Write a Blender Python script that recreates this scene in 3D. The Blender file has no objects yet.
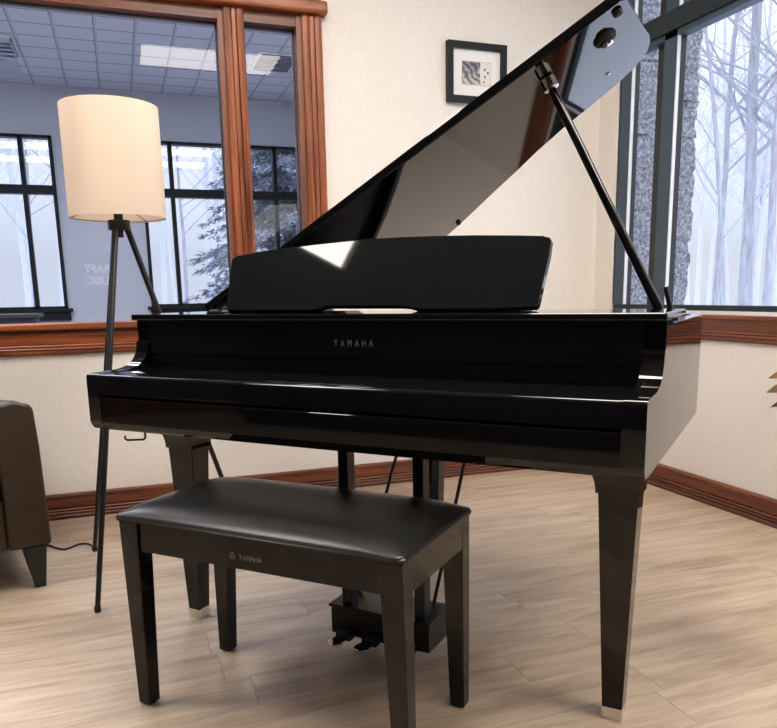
import bpy, bmesh, math, random
from math import sin, cos, pi, radians
from mathutils import Vector, Matrix
random.seed(7)
C = bpy.context.scene.collection

# ------------------------------------------------------------------ helpers
def link(o):
    C.objects.link(o); return o
def mesh_obj(name, bm, mat, parent=None, smooth=False, bevel=0.0, seg=2):
    bmesh.ops.recalc_face_normals(bm, faces=bm.faces[:])
    me = bpy.data.meshes.new(name); bm.to_mesh(me); bm.free()
    o = link(bpy.data.objects.new(name, me))
    if mat: me.materials.append(mat)
    if smooth:
        for p in me.polygons: p.use_smooth = True
        try: me.set_sharp_from_angle(angle=radians(35))
        except Exception: pass
    if bevel:
        m = o.modifiers.new('bevel', 'BEVEL'); m.width = bevel; m.segments = seg
        m.limit_method = 'ANGLE'; m.angle_limit = radians(40); m.harden_normals = False
    if parent: o.parent = parent
    return o
def box(bm, x0, x1, y0, y1, z0, z1):
    v = [bm.verts.new(p) for p in ((x0,y0,z0),(x1,y0,z0),(x1,y1,z0),(x0,y1,z0),(x0,y0,z1),(x1,y0,z1),(x1,y1,z1),(x0,y1,z1))]
    for f in ((0,3,2,1),(4,5,6,7),(0,1,5,4),(1,2,6,5),(2,3,7,6),(3,0,4,7)): bm.faces.new([v[i] for i in f])
    return v
def frustum(bm, a, za, b, zb):
    """a, b = (x0,x1,y0,y1) rectangles at heights za and zb"""
    v = [bm.verts.new((x, y, z)) for (r, z) in ((a, za), (b, zb)) for (x, y) in ((r[0],r[2]),(r[1],r[2]),(r[1],r[3]),(r[0],r[3]))]
    for f in ((0,3,2,1),(4,5,6,7),(0,1,5,4),(1,2,6,5),(2,3,7,6),(3,0,4,7)): bm.faces.new([v[i] for i in f])
def prism(bm, poly, axis, a, b):
    """poly: 2D points, extruded along axis 0/1/2 from a to b (the other two axes in order)"""
    def P(p, t):
        q = [0,0,0]; o = [i for i in range(3) if i != axis]; q[o[0]] = p[0]; q[o[1]] = p[1]; q[axis] = t; return q
    A = [bm.verts.new(P(p, a)) for p in poly]; B = [bm.verts.new(P(p, b)) for p in poly]
    bm.faces.new(A[::-1]); bm.faces.new(B); n = len(poly)
    for i in range(n): bm.faces.new((A[i], A[(i+1)%n], B[(i+1)%n], B[i]))
def tube(bm, pts, rad, n=10, cap=True):
    pts = [Vector(p) for p in pts]; rings = []
    if not isinstance(rad, (list, tuple)): rad = [rad]*len(pts)
    d0 = (pts[1]-pts[0]).normalized(); u = d0.orthogonal().normalized()
    for i, p in enumerate(pts):
        d = (pts[min(i+1, len(pts)-1)] - pts[max(i-1, 0)]).normalized()
        u = (u - d*u.dot(d)).normalized(); w = d.cross(u)
        rings.append([bm.verts.new(p + (u*cos(2*pi*k/n) + w*sin(2*pi*k/n))*rad[i]) for k in range(n)])
    for i in range(len(rings)-1):
        for k in range(n): bm.faces.new((rings[i][k], rings[i][(k+1)%n], rings[i+1][(k+1)%n], rings[i+1][k]))
    if cap:
        bm.faces.new(rings[0][::-1]); bm.faces.new(rings[-1])
def lathe(bm, prof, c=(0,0,0), n=32, axis=None):
    """prof: (r, h) pairs along axis (default z) through c"""
    ax = Vector(axis or (0,0,1)).normalized(); u = ax.orthogonal().normalized(); w = ax.cross(u); c = Vector(c)
    R = []
    for r, h in prof:
        if r < 1e-6: R.append([bm.verts.new(c + ax*h)])
        else: R.append([bm.verts.new(c + ax*h + (u*cos(2*pi*k/n) + w*sin(2*pi*k/n))*r) for k in range(n)])
    for a, b in zip(R, R[1:]):
        for k in range(n):
            f = []
            for v in (a[k%len(a)], a[(k+1)%n%len(a)], b[(k+1)%n%len(b)], b[k%len(b)]):
                if v not in f: f.append(v)
            if len(f) > 2: bm.faces.new(f)
    return R
def bez(p0, p1, p2, p3, n=8):
    out = []
    for i in range(n+1):
        t = i/n; a = (1-t)**3; b = 3*t*(1-t)**2; c = 3*t*t*(1-t); d = t**3
        out.append(tuple(a*p0[k]+b*p1[k]+c*p2[k]+d*p3[k] for k in range(len(p0))))
    return out
def tag(o, label=None, cat=None, group=None, kind=None):
    if label: o['label'] = label
    if cat: o['category'] = cat
    if group: o['group'] = group
    if kind: o['kind'] = kind
    return o
def thing(name, loc, rz, label, cat, group=None):
    o = link(bpy.data.objects.new(name, None)); o.location = loc; o.rotation_euler = (0,0,rz)
    o.empty_display_size = .1
    return tag(o, label, cat, group)
def struct(name, bm, mat, parent=None, **k):
    o = mesh_obj(name, bm, mat, parent, **k)
    if not parent: o['kind'] = 'structure'
    return o
def B(): return bmesh.new()
def copy_tree(o, parent=None):
    c = o.copy(); C.objects.link(c)
    if parent: c.parent = parent
    for ch in list(o.children): copy_tree(ch, c)
    return c

# ------------------------------------------------------------------ materials
def mat(name, col=(.8,.8,.8), rough=.5, metal=0, ior=1.5, coat=0, spec=.5, emit=None, es=0):
    m = bpy.data.materials.new(name); m.use_nodes = True; b = m.node_tree.nodes['Principled BSDF']
    b.inputs['Base Color'].default_value = (*col, 1); b.inputs['Roughness'].default_value = rough
    b.inputs['Metallic'].default_value = metal; b.inputs['IOR'].default_value = ior
    b.inputs['Coat Weight'].default_value = coat; b.inputs['Specular IOR Level'].default_value = spec
    if emit: b.inputs['Emission Color'].default_value = (*emit, 1); b.inputs['Emission Strength'].default_value = es
    return m
class NT:
    def __init__(s, m): s.t = m.node_tree; s.b = m.node_tree.nodes.get('Principled BSDF')
    def n(s, ty, **k):
        x = s.t.nodes.new(ty)
        for a, v in k.items():
            if a.startswith('i_'):
                key = a[2:]; key = int(key) if key.isdigit() else key.replace('_', ' ')
                x.inputs[key].default_value = v
            else: setattr(x, a, v)
        return x
    def l(s, a, b): s.t.links.new(a, b)
    def math(s, op, a, b=None, clamp=False):
        x = s.n('ShaderNodeMath', operation=op, use_clamp=clamp)
        for i, v in enumerate((a, b)):
            if v is None: continue
            if isinstance(v, (int, float)): x.inputs[i].default_value = v
            else: s.l(v, x.inputs[i])
        return x.outputs[0]
    def ramp(s, fac, stops):
        x = s.n('ShaderNodeValToRGB'); e = x.color_ramp.elements
        while len(e) < len(stops): e.new(.5)
        for i, (p, c) in enumerate(stops): e[i].position = p; e[i].color = (*c, 1)
        s.l(fac, x.inputs[0]); return x.outputs[0]
    def bump(s, h, strength, dist=.01):
        x = s.n('ShaderNodeBump'); x.inputs['Strength'].default_value = strength; x.inputs['Distance'].default_value = dist
        s.l(h, x.inputs['Height']); s.l(x.outputs[0], s.b.inputs['Normal'])
    def coord(s, kind='Object', scale=(1,1,1), rot=(0,0,0)):
        c = s.n('ShaderNodeTexCoord'); m = s.n('ShaderNodeMapping'); m.inputs['Scale'].default_value = scale
        m.inputs['Rotation'].default_value = rot; s.l(c.outputs[kind], m.inputs[0]); return m.outputs[0]
    def noise(s, vec, scale, detail=3, rough=.5, dist=0):
        x = s.n('ShaderNodeTexNoise'); x.inputs['Scale'].default_value = scale; x.inputs['Detail'].default_value = detail
        x.inputs['Roughness'].default_value = rough; x.inputs['Distortion'].default_value = dist
        s.l(vec, x.inputs['Vector']); return x.outputs['Fac']
    def mix(s, fac, a, b, ty='RGBA', bt='MIX'):
        x = s.n('ShaderNodeMix', data_type=ty, blend_type=bt)
        for k, v in ((0, fac), (6, a), (7, b)):
            if isinstance(v, (int, float)): x.inputs[k].default_value = v
            elif isinstance(v, tuple): x.inputs[k].default_value = (*v, 1)
            else: s.l(v, x.inputs[k])
        return x.outputs[2]

def wall_paint(name, col, bump=.35):
    m = mat(name, col, .75, spec=.25); t = NT(m); c = t.coord()
    h = t.noise(c, 95, 3, .6); t.bump(h, bump, .004)
    n2 = t.noise(c, 60, 2, .6)
    k = t.ramp(n2, [(.3, tuple(x*.97 for x in col)), (.7, tuple(min(1, x*1.02) for x in col))])
    t.l(k, t.b.inputs['Base Color']); return m
M = {}
M['wall'] = wall_paint('cream_plaster', (.80, .76, .72))
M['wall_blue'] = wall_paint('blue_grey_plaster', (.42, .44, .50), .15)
M['wall_dark'] = wall_paint('dark_slate_plaster', (.06, .065, .08), .15)
M['ceiling'] = wall_paint('white_ceiling', (.45, .43, .41), .1)

# vinyl planks running along x
m = mat('vinyl_plank', rough=.36, spec=.5); t = NT(m)
tc = t.n('ShaderNodeTexCoord'); sp = t.n('ShaderNodeSeparateXYZ'); t.l(tc.outputs['Object'], sp.inputs[0])
X, Y = sp.outputs[0], sp.outputs[1]
r = t.math('DIVIDE', Y, .152); row = t.math('FLOOR', r); fr = t.math('FRACT', r)
wn = t.n('ShaderNodeTexWhiteNoise', noise_dimensions='1D'); t.l(row, wn.inputs['W'])
xs = t.math('ADD', t.math('DIVIDE', X, .94), t.math('MULTIPLY', wn.outputs['Value'], 7.3)); col_i = t.math('FLOOR', xs); fx = t.math('FRACT', xs)
cb = t.n('ShaderNodeCombineXYZ'); t.l(row, cb.inputs[0]); t.l(col_i, cb.inputs[1])
wn2 = t.n('ShaderNodeTexWhiteNoise', noise_dimensions='3D'); t.l(cb.outputs[0], wn2.inputs['Vector'])
shift = t.math('MULTIPLY', wn2.outputs['Value'], 31.0)
cb2 = t.n('ShaderNodeCombineXYZ'); t.l(t.math('ADD', t.math('MULTIPLY', X, 1.6), shift), cb2.inputs[0]); t.l(t.math('MULTIPLY', Y, 15.0), cb2.inputs[1]); t.l(shift, cb2.inputs[2])
g1 = t.noise(cb2.outputs[0], 1.3, 6, .62, .8)
cb3 = t.n('ShaderNodeCombineXYZ'); t.l(t.math('ADD', t.math('MULTIPLY', X, 5.0), shift), cb3.inputs[0]); t.l(t.math('MULTIPLY', Y, 110.0), cb3.inputs[1]); t.l(shift, cb3.inputs[2])
g2 = t.noise(cb3.outputs[0], 1.2, 3, .6)
cb4 = t.n('ShaderNodeCombineXYZ'); t.l(t.math('ADD', t.math('MULTIPLY', X, 1.3), shift), cb4.inputs[0]); t.l(t.math('MULTIPLY', Y, 4.0), cb4.inputs[1])
g3 = t.noise(cb4.outputs[0], 1.5, 2, .5)
grain = t.math('ADD', t.math('ADD', t.math('MULTIPLY', g1, .60), t.math('MULTIPLY', g2, .20)), t.math('MULTIPLY', g3, .20))
colr = t.ramp(grain, [(.33, (.245, .172, .118)), (.45, (.37, .28, .205)), (.55, (.465, .368, .28)), (.68, (.56, .465, .372))])
br = t.math('ADD', t.math('MULTIPLY', wn2.outputs['Value'], .14), .93)
mul = t.n('ShaderNodeVectorMath', operation='SCALE'); t.l(colr, mul.inputs[0]); t.l(br, mul.inputs['Scale'])
e1 = t.math('LESS_THAN', fr, .012); e2 = t.math('LESS_THAN', fx, .0022); ed = t.math('MAXIMUM', t.math('MULTIPLY', e1, .4), t.math('MULTIPLY', e2, .8))
fin = t.mix(ed, mul.outputs[0], (.16, .12, .09)); t.l(fin, t.b.inputs['Base Color'])
t.bump(t.math('SUBTRACT', t.math('MULTIPLY', g2, .4), ed), .12, .002)
M['floor'] = m

def wood(name, dark, mid, light, axis, rough=.38):
    m = mat(name, mid, rough, spec=.45); t = NT(m)
    sc = [55, 55, 55]; sc[axis] = 2.2
    c = t.coord(scale=tuple(sc)); a = t.noise(c, 1.0, 5, .62, .5)
    sc2 = [9, 9, 9]; sc2[axis] = .8
    b = t.noise(t.coord(scale=tuple(sc2)), 1.0, 3, .5, 1.2)
    f = t.math('ADD', t.math('MULTIPLY', a, .65), t.math('MULTIPLY', b, .35))
    t.l(t.ramp(f, [(.36, dark), (.5, mid), (.62, light)]), t.b.inputs['Base Color']); t.bump(a, .08, .002)
    return m
WD = ((.085, .020, .007), (.235, .060, .018), (.36, .105, .034))
for i, a in enumerate('xyz'): M['wood_'+a] = wood('cherry_oak_'+a, *WD, i)
WB = ((.075, .022, .010), (.15, .043, .018), (.215, .066, .028))
for i, a in enumerate('xyz'): M['base_'+a] = wood('cherry_baseboard_'+a, *WB, i)

M['piano'] = mat('polished_ebony', (.0035, .0035, .004), .035, ior=1.46, coat=.0)
M['piano_satin'] = mat('satin_black', (.005, .006, .008), .28, ior=1.4)
M['desk'] = mat('music_desk_black', (.004, .0055, .0065), .035, ior=1.42)
M['underblack'] = mat('dull_black', (.006, .006, .007), .5)
M['bench'] = mat('bench_ebony', (.005, .0045, .004), .08, ior=1.39)
m = mat('bench_vinyl', (.007, .007, .007), .33, ior=1.42); t = NT(m); c = t.coord()
t.bump(t.noise(c, 420, 2, .6), .12, .001); M['vinyl'] = m
M['chrome'] = mat('chrome', (.75, .74, .72), .12, metal=1)
M['brass'] = mat('muted_brass', (.30, .29, .26), .35, metal=1)
M['letter'] = mat('grey_letter', (.26, .27, .27), .4, metal=.6)
M['lampmetal'] = mat('black_lamp_metal', (.012, .013, .015), .34, metal=.0)
M['rubber'] = mat('black_rubber', (.01, .01, .01), .7)
M['slate'] = mat('slate_aluminium', (.05, .08, .115), .5, spec=.3)
M['slate_dark'] = mat('dark_slate_bar', (.014, .024, .030), .45, spec=.3)
M['gasket'] = mat('black_gasket', (.015, .018, .02), .5)
M['bead'] = mat('pale_glazing_bead', (.72, .75, .82), .4)
M['black_frame'] = mat('black_window_frame', (.005, .007, .008), .6, spec=.2)
M['pic_frame'] = mat('black_picture_frame', (.004, .006, .007), .5, spec=.3)
M['matboard'] = mat('white_matboard', (.8, .8, .8), .8)
m = mat('brown_leather', (.03, .024, .018), .42, ior=1.4); t = NT(m); c = t.coord()
t.bump(t.noise(c, 260, 3, .6), .15, .002)
t.l(t.ramp(t.noise(c, 9, 3), [(.3, (.030, .019, .012)), (.7, (.044, .029, .019))]), t.b.inputs['Base Color']); M['leather'] = m
M['chair_leg'] = mat('black_chair_leg', (.008, .008, .009), .35)
m = mat('lampshade_linen', (.86, .78, .70), .85, spec=.1); t = NT(m)
tr = t.n('ShaderNodeBsdfTranslucent'); tr.inputs[0].default_value = (.95, .82, .68, 1); mx = t.n('ShaderNodeMixShader'); mx.inputs[0].default_value = .42
out = t.t.nodes['Material Output']; t.l(t.b.outputs[0], mx.inputs[1]); t.l(tr.outputs[0], mx.inputs[2]); t.l(mx.outputs[0], out.inputs[0])
c = t.coord(scale=(1,1,1)); t.bump(t.noise(c, 500, 2), .1, .001); M['shade'] = m
def glass(name, tint=(1,1,1), ior=1.45):
    m = bpy.data.materials.new(name); m.use_nodes = True; nt = m.node_tree; nt.nodes.clear()
    o = nt.nodes.new('ShaderNodeOutputMaterial'); mx = nt.nodes.new('ShaderNodeMixShader'); 
    ge = nt.nodes.new('ShaderNodeNewGeometry'); dt = nt.nodes.new('ShaderNodeVectorMath'); dt.operation = 'DOT_PRODUCT'
    nt.links.new(ge.outputs['Incoming'], dt.inputs[0]); nt.links.new(ge.outputs['Normal'], dt.inputs[1])
    def mt_(op, a, b=None):
        q = nt.nodes.new('ShaderNodeMath'); q.operation = op
        for i_, v_ in enumerate((a, b)):
            if v_ is None: continue
            if isinstance(v_, (int, float)): q.inputs[i_].default_value = v_
            else: nt.links.new(v_, q.inputs[i_])
        return q
    f0 = ((ior-1)/(ior+1))**2
    f = mt_('ADD', mt_('MULTIPLY', mt_('POWER', mt_('SUBTRACT', 1.0, mt_('ABSOLUTE', dt.outputs['Value']).outputs[0]).outputs[0], 5.0).outputs[0], 1-f0).outputs[0], f0)
    tr = nt.nodes.new('ShaderNodeBsdfTransparent'); tr.inputs[0].default_value = (*tint, 1); gl = nt.nodes.new('ShaderNodeBsdfGlossy'); gl.inputs['Roughness'].default_value = .0
    nt.links.new(f.outputs[0], mx.inputs[0]); nt.links.new(tr.outputs[0], mx.inputs[1]); nt.links.new(gl.outputs[0], mx.inputs[2]); nt.links.new(mx.outputs[0], o.inputs[0])
    return m
M['glass'] = glass('window_glass', (.96, .97, 1.0), 1.34)
M['glass_clear'] = glass('clear_glass', (.97, .98, 1.0), 1.3)
# dropped ceiling of the next room
m = mat('acoustic_tile', (.5, .54, .66), .85); t = NT(m)
tc = t.n('ShaderNodeTexCoord'); sp = t.n('ShaderNodeSeparateXYZ'); t.l(tc.outputs['Object'], sp.inputs[0])
fx = t.math('FRACT', t.math('ADD', t.math('DIVIDE', sp.outputs[0], .3), 100.06)); fy = t.math('FRACT', t.math('ADD', t.math('DIVIDE', sp.outputs[1], .3), 99.53))
lx = t.math('LESS_THAN', fx, .085); ly = t.math('LESS_THAN', fy, .07); lx2 = t.math('LESS_THAN', fx, .022)
base = t.mix(t.noise(t.coord(), 30, 3), (.50, .525, .62), (.60, .625, .72))
a = t.mix(ly, base, (.22, .24, .31)); b2 = t.mix(lx, a, (.44, .47, .56)); c3 = t.mix(lx2, b2, (.13, .15, .2)); t.l(c3, t.b.inputs['Base Color'])
M['tile'] = m
M['far_floor'] = mat('grey_carpet', (.25, .25, .27), .9)
M['light_lens'] = mat('lit_light_lens', (.9, .88, .8), .5, emit=(1, .93, .80), es=.55)
M['light_off'] = mat('dim_light_lens', (.45, .5, .6), .4)
M['louvre'] = mat('grey_louvre', (.16, .18, .22), .35, metal=.6)
M['vent'] = mat('white_vent', (.42, .46, .55), .6)
M['room_light'] = mat('room_light_lens', (.9, .9, .85), .5, emit=(1, .915, .82), es=29.0)
M['white_metal'] = mat('white_metal', (.8, .8, .8), .5)
m = mat('split_face_stone', (.30, .31, .35), .9); t = NT(m); c = t.coord()
n1 = t.noise(c, 55, 6, .75); t.l(t.ramp(n1, [(.38, (.10, .105, .12)), (.5, (.27, .28, .32)), (.62, (.55, .56, .62))]), t.b.inputs['Base Color']); t.bump(n1, .8, .03); M['stone'] = m
m = mat('snow', (.83, .86, .93), .8); M['snow'] = m
m = mat('hazy_bark', (.50, .52, .62), .9); t = NT(m); c = t.coord(scale=(6, 6, 1.2))  # bark paled so the haze over the woods sits in its colour
n1 = t.noise(c, 3, 4, .6); t.l(t.ramp(n1, [(.35, (.30, .31, .36)), (.65, (.44, .46, .53))]), t.b.inputs['Base Color']); M['bark'] = m
m = mat('pale_hazy_bark', (.56, .58, .66), .9); M['bark_pale'] = m  # paler still: more haze painted into the distant trees
m = mat('frosted_needles', (.30, .34, .38), .9); t = NT(m); c = t.coord()
n1 = t.noise(c, 5, 4, .7); t.l(t.ramp(n1, [(.42, (.10, .12, .15)), (.54, (.22, .25, .30)), (.68, (.50, .54, .62))]), t.b.inputs['Base Color']); M['needles'] = m
M['spruce_bark'] = mat('spruce_bark', (.08, .07, .07), .9)
M['tan'] = mat('dry_tan_leaf', (.50, .34, .22), .6)
M['grey_leaf'] = mat('grey_leaf', (.14, .14, .13), .6)
M['pot'] = mat('dark_pot', (.03, .03, .03), .5)
M['cabinet'] = mat('dark_cabinet', (.012, .016, .02), .5)
M['sign'] = mat('glowing_sign_letters', (.85, .85, .85), .5, emit=(1, 1, 1), es=3.5)  # emission added so the letters show in the glass reflection

# ------------------------------------------------------------------ layout constants (metres)
WY, WX = 3.56, 2.47          # the two walls behind the piano
CEIL, FARY = 3.05, 8.6
XL, YB = -4.6, -4.2
# ------------------------------------------------------------------ shell of the room
bm = B(); box(bm, XL, WX+.06, YB, WY+.13, -.1, 0); struct('floor', bm, M['floor'])
bm = B(); box(bm, XL-.1, WX+.06, YB-.1, WY+.13, CEIL, CEIL+.1); struct('ceiling', bm, M['ceiling'])
bm = B(); box(bm, XL-.1, XL, YB, WY+.13, 0, CEIL); struct('wall_left', bm, M['wall_dark'])
bm = B(); box(bm, XL, WX+.06, YB-.1, YB, 0, CEIL); struct('wall_back', bm, M['wall_dark'])
# wall with the interior window: opening x < .86, z .80..2.9
OX0, OX1, OZ0, OZ1 = -2.6, .862, .80, 2.80
bm = B()
box(bm, XL, OX0, WY, WY+.13, 0, CEIL); box(bm, OX1, WX, WY, WY+.13, 0, CEIL)
box(bm, OX0, OX1, WY, WY+.13, 0, OZ0); box(bm, OX0, OX1, WY, WY+.13, OZ1, CEIL)
bmesh.ops.remove_doubles(bm, verts=bm.verts[:], dist=1e-5)
struct('wall_front', bm, M['wall'])
# window wall on the right: opening y 1.6..3.39
QY0, QY1, QZ0, QZ1 = 1.62, 3.385, .83, 2.78
bm = B()
box(bm, WX, WX+.06, YB, QY0, 0, CEIL); box(bm, WX, WX+.05, QY1, WY+.13, 0, CEIL)
box(bm, WX, WX+.06, QY0, QY1, 0, QZ0); box(bm, WX, WX+.06, QY0, QY1, QZ1, CEIL)
bmesh.ops.remove_doubles(bm, verts=bm.verts[:], dist=1e-5)
struct('wall_right', bm, M['wall'])

# reeded trim profile: (offset from wall, height) from bottom to top
def reeded(h, th, base=0.0, cap=True):
    p = [(0, base), (th*.8, base)]
    z = base + h*.08
    for k in range(3):
        w = h*.115
        p += [(th*.45, z), (th*.85, z+w*.12), (th, z+w*.45), (th*.85, z+w*.78), (th*.45, z+w*.9)]; z += w + h*.01
    p += [(th*.85, z+h*.03), (th*.85, base+h*.80), (th*.97, base+h*.86), (th*.97, base+h*.94), (th*.6, base+h), (0, base+h)]
    return p
bm = B(); prism(bm, [(WY-a, z) for a, z in reeded(.118, .021)], 0, XL, WX); struct('baseboard_front', bm, M['base_x'])
bm = B(); prism(bm, [(WX-a, z) for a, z in reeded(.118, .021)], 1, YB, WY-.022); struct('baseboard_right', bm, M['base_y'])
bm = B(); prism(bm, [(YB+a, z) for a, z in reeded(.118, .021)], 0, XL, WX); struct('baseboard_back', bm, M['base_x'])
bm = B(); prism(bm, [(XL+a, z) for a, z in reeded(.118, .021)], 1, YB, WY); struct('baseboard_left', bm, M['base_y'])

# ---- interior window (window_1): casings, mullion, sill, apron, head strip, panes
win = thing('window_1', (0, WY, 0), 0, None, None); win['kind'] = 'structure'
def apron_profile(z0, z1, th):
    h = z1-z0
    return [(0, z0), (-th*.5, z0), (-th*.8, z0+h*.08), (-th*.8, z0+h*.2), (-th*.98, z0+h*.26), (-th*.8, z0+h*.33), (-th*.98, z0+h*.40), (-th*.8, z0+h*.47),
            (-th*.9, z0+h*.5), (-th*.9, z0+h*.82), (-th, z0+h*.88), (-th, z0+h), (0, z0+h)]
bm = B(); prism(bm, apron_profile(.741, .832, .024), 0, OX0-.12, .985); mesh_obj('window_apron', bm, M['wood_x'], win)
bm = B(); box(bm, OX0-.14, 1.0, -.045, .13, .846, .874); mesh_obj('window_sill', bm, M['wood_x'], win, bevel=.009, seg=3)
bm = B(); box(bm, OX0, .985, -.022, .0, .832, .846); mesh_obj('sill_moulding', bm, M['base_x'], win)
# vertical casing profile across its width
def casing_profile(x0, x1, th):
    w = x1-x0
    return [(x0, 0), (x0, -th*.75), (x0+w*.05, -th*.95), (x0+w*.22, -th*1.05), (x0+w*.34, -th*.95), (x0+w*.37, -th*.68), (x0+w*.40, -th*.9),
            (x0+w*.58, -th*.95), (x0+w*.62, -th*.66), (x0+w*.66, -th*.92), (x0+w*.84, -th*1.05), (x0+w*.96, -th*.92), (x1, -th*.7), (x1, 0)]
bm = B(); prism(bm, casing_profile(.868, .962, .024), 2, .874, 2.93); mesh_obj('side_casing', bm, M['wood_z'], win)
bm = B(); prism(bm, casing_profile(.522, .612, .024), 2, .874, 2.205); mesh_obj('mullion_casing', bm, M['wood_z'], win)
bm = B(); prism(bm, casing_profile(.522, .612, .024), 2, 2.26, 2.80); mesh_obj('mullion_casing', bm, M['wood_z'], win)
bm = B(); box(bm, .532, .602, 0, .10, .874, OZ1); mesh_obj('mullion_core', bm, M['base_z'], win)
bm = B(); box(bm, .845, .868, -.012, .10, .874, OZ1); mesh_obj('jamb', bm, M['base_z'], win)
bm = B(); box(bm, .500, .532, -.006, .10, .874, OZ1); mesh_obj('jamb', bm, M['base_z'], win)
bm = B(); box(bm, OX0, .868, -.004, .10, 2.158, 2.207); mesh_obj('head_rail', bm, M['base_x'], win)
bm = B(); box(bm, OX0, .985, -.055, .10, 2.207, 2.262); mesh_obj('head_strip', bm, M['wood_x'], win, bevel=.012, seg=3)
bm = B(); prism(bm, [(-a, 2.80+b) for a, b in ((0,0),(.02,0),(.024,.02),(.018,.03),(.024,.06),(.018,.1),(0,.13))], 0, OX0-.1, .962); mesh_obj('head_casing', bm, M['wood_x'], win)
for x0, x1 in ((OX0, .500), (.602, .845)):
    bm = B(); box(bm, x0, x1, .055, .061, .874, 2.158); mesh_obj('pane', bm, M['glass'], win)
    bm = B()
    for a in ((x0, x0+.007, .874, 2.158), (x1-.007, x1, .874, 2.158)): box(bm, a[0], a[1], .045, .054, a[2], a[3])
    box(bm, x0, x1, .045, .054, 2.149, 2.158); mesh_obj('glazing_gasket', bm, M['slate'], win)
    bm = B(); box(bm, x0, x1, .055, .061, 2.262, 2.80); mesh_obj('pane', bm, M['glass'], win)

# ---- window in the right wall (window_2)
w2 = thing('window_2', (WX, 0, 0), 0, None, None); w2['kind'] = 'structure'
bm = B(); prism(bm, apron_profile(.745, .838, .024), 1, 1.55, WY-.02); mesh_obj('window_apron', bm, M['base_y'], w2)
bm = B(); box(bm, -.035, .03, 1.53, WY-.02, .838, .858); mesh_obj('window_sill', bm, M['wood_y'], w2, bevel=.006)
bm = B(); box(bm, .0, .06, QY0, QY1, .858, .874); mesh_obj('bottom_ledge', bm, M['bead'], w2)
bm = B(); box(bm, .00, .05, QY0, QY1, .874, .898); mesh_obj('bottom_rail', bm, M['slate_dark'], w2, bevel=.003)
bm = B(); box(bm, .0, .040, 3.303, QY1+.01, .898, QZ1); mesh_obj('side_frame', bm, M['slate'], w2, bevel=.0015)
bm = B(); box(bm, .001, .018, 3.297, 3.303, .898, QZ1); mesh_obj('glazing_bead', bm, M['bead'], w2)
bm = B(); box(bm, .018, .042, 3.294, 3.303, .898, QZ1); mesh_obj('gasket', bm, M['gasket'], w2)
bm = B(); box(bm, .0, .040, 2.984, 3.070, .898, QZ1); mesh_obj('mullion', bm, M['slate'], w2, bevel=.0015)
bm = B(); box(bm, .034, .044, 3.070, 3.152, .898, QZ1); mesh_obj('gasket', bm, M['gasket'], w2)
bm = B(); box(bm, .001, .018, 2.978, 2.984, .898, QZ1); mesh_obj('glazing_bead', bm, M['bead'], w2)
bm = B(); box(bm, .018, .044, 2.974, 2.984, .898, QZ1); mesh_obj('gasket', bm, M['gasket'], w2)
bm = B(); box(bm, -.012, .05, QY0, QY1, 2.125, 2.215); mesh_obj('transom', bm, M['slate_dark'], w2, bevel=.004)
bm = B(); box(bm, .0, .05, QY0, QY1, 2.098, 2.125); mesh_obj('transom_bead', bm, M['slate'], w2)
bm = B(); box(bm, .0, .05, QY0, QY1, QZ1-.06, QZ1); mesh_obj('head_rail', bm, M['slate_dark'], w2)
bm = B(); box(bm, .0, .05, QY0, QY0+.08, .898, QZ1); mesh_obj('side_frame', bm, M['slate'], w2)
bm = B(); box(bm, .0, .05, 1.92, 2.0, .898, QZ1); mesh_obj('mullion', bm, M['slate'], w2)
for y0, y1 in ((QY0+.08, 1.92), (2.0, 2.978), (3.07, 3.297)):
    bm = B(); box(bm, .037, .041, y0, y1, .898, QZ1-.06); mesh_obj('pane', bm, M['glass_clear'], w2)

# ------------------------------------------------------------------ next room seen through window_1
FX0, FX1, FY0 = -4.6, 2.42, WY+.13
bm = B(); box(bm, FX0, FX1+.1, FY0, FARY+.15, -.1, 0); struct('floor_far', bm, M['far_floor'])
bm = B(); box(bm, FX0-.1, FX1+.1, FY0, FARY+.15, CEIL, CEIL+.1); struct('ceiling_far', bm, M['tile'])
bm = B(); box(bm, FX0-.1, FX0, FY0, FARY+.15, 0, CEIL); struct('wall_far_left', bm, M['wall_blue'])
bm = B(); box(bm, FX1, FX1+.1, FY0, FARY+.15, 0, CEIL); struct('wall_far_right', bm, M['wall_blue'])
FW = [(-2.17, -.505), (.325, 2.035)]; FZ0, FZ1 = .872, 2.585
bm = B()
xs = [FX0, FW[0][0], FW[0][1], FW[1][0], FW[1][1], FX1]
for a, b in ((0,1),(2,3),(4,5)): box(bm, xs[a], xs[b], FARY, FARY+.15, 0, CEIL)
for a, b in FW: box(bm, a, b, FARY, FARY+.15, 0, FZ0); box(bm, a, b, FARY, FARY+.15, FZ1, CEIL)
bmesh.ops.remove_doubles(bm, verts=bm.verts[:], dist=1e-5)
struct('wall_far', bm, M['wall_blue'])
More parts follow.
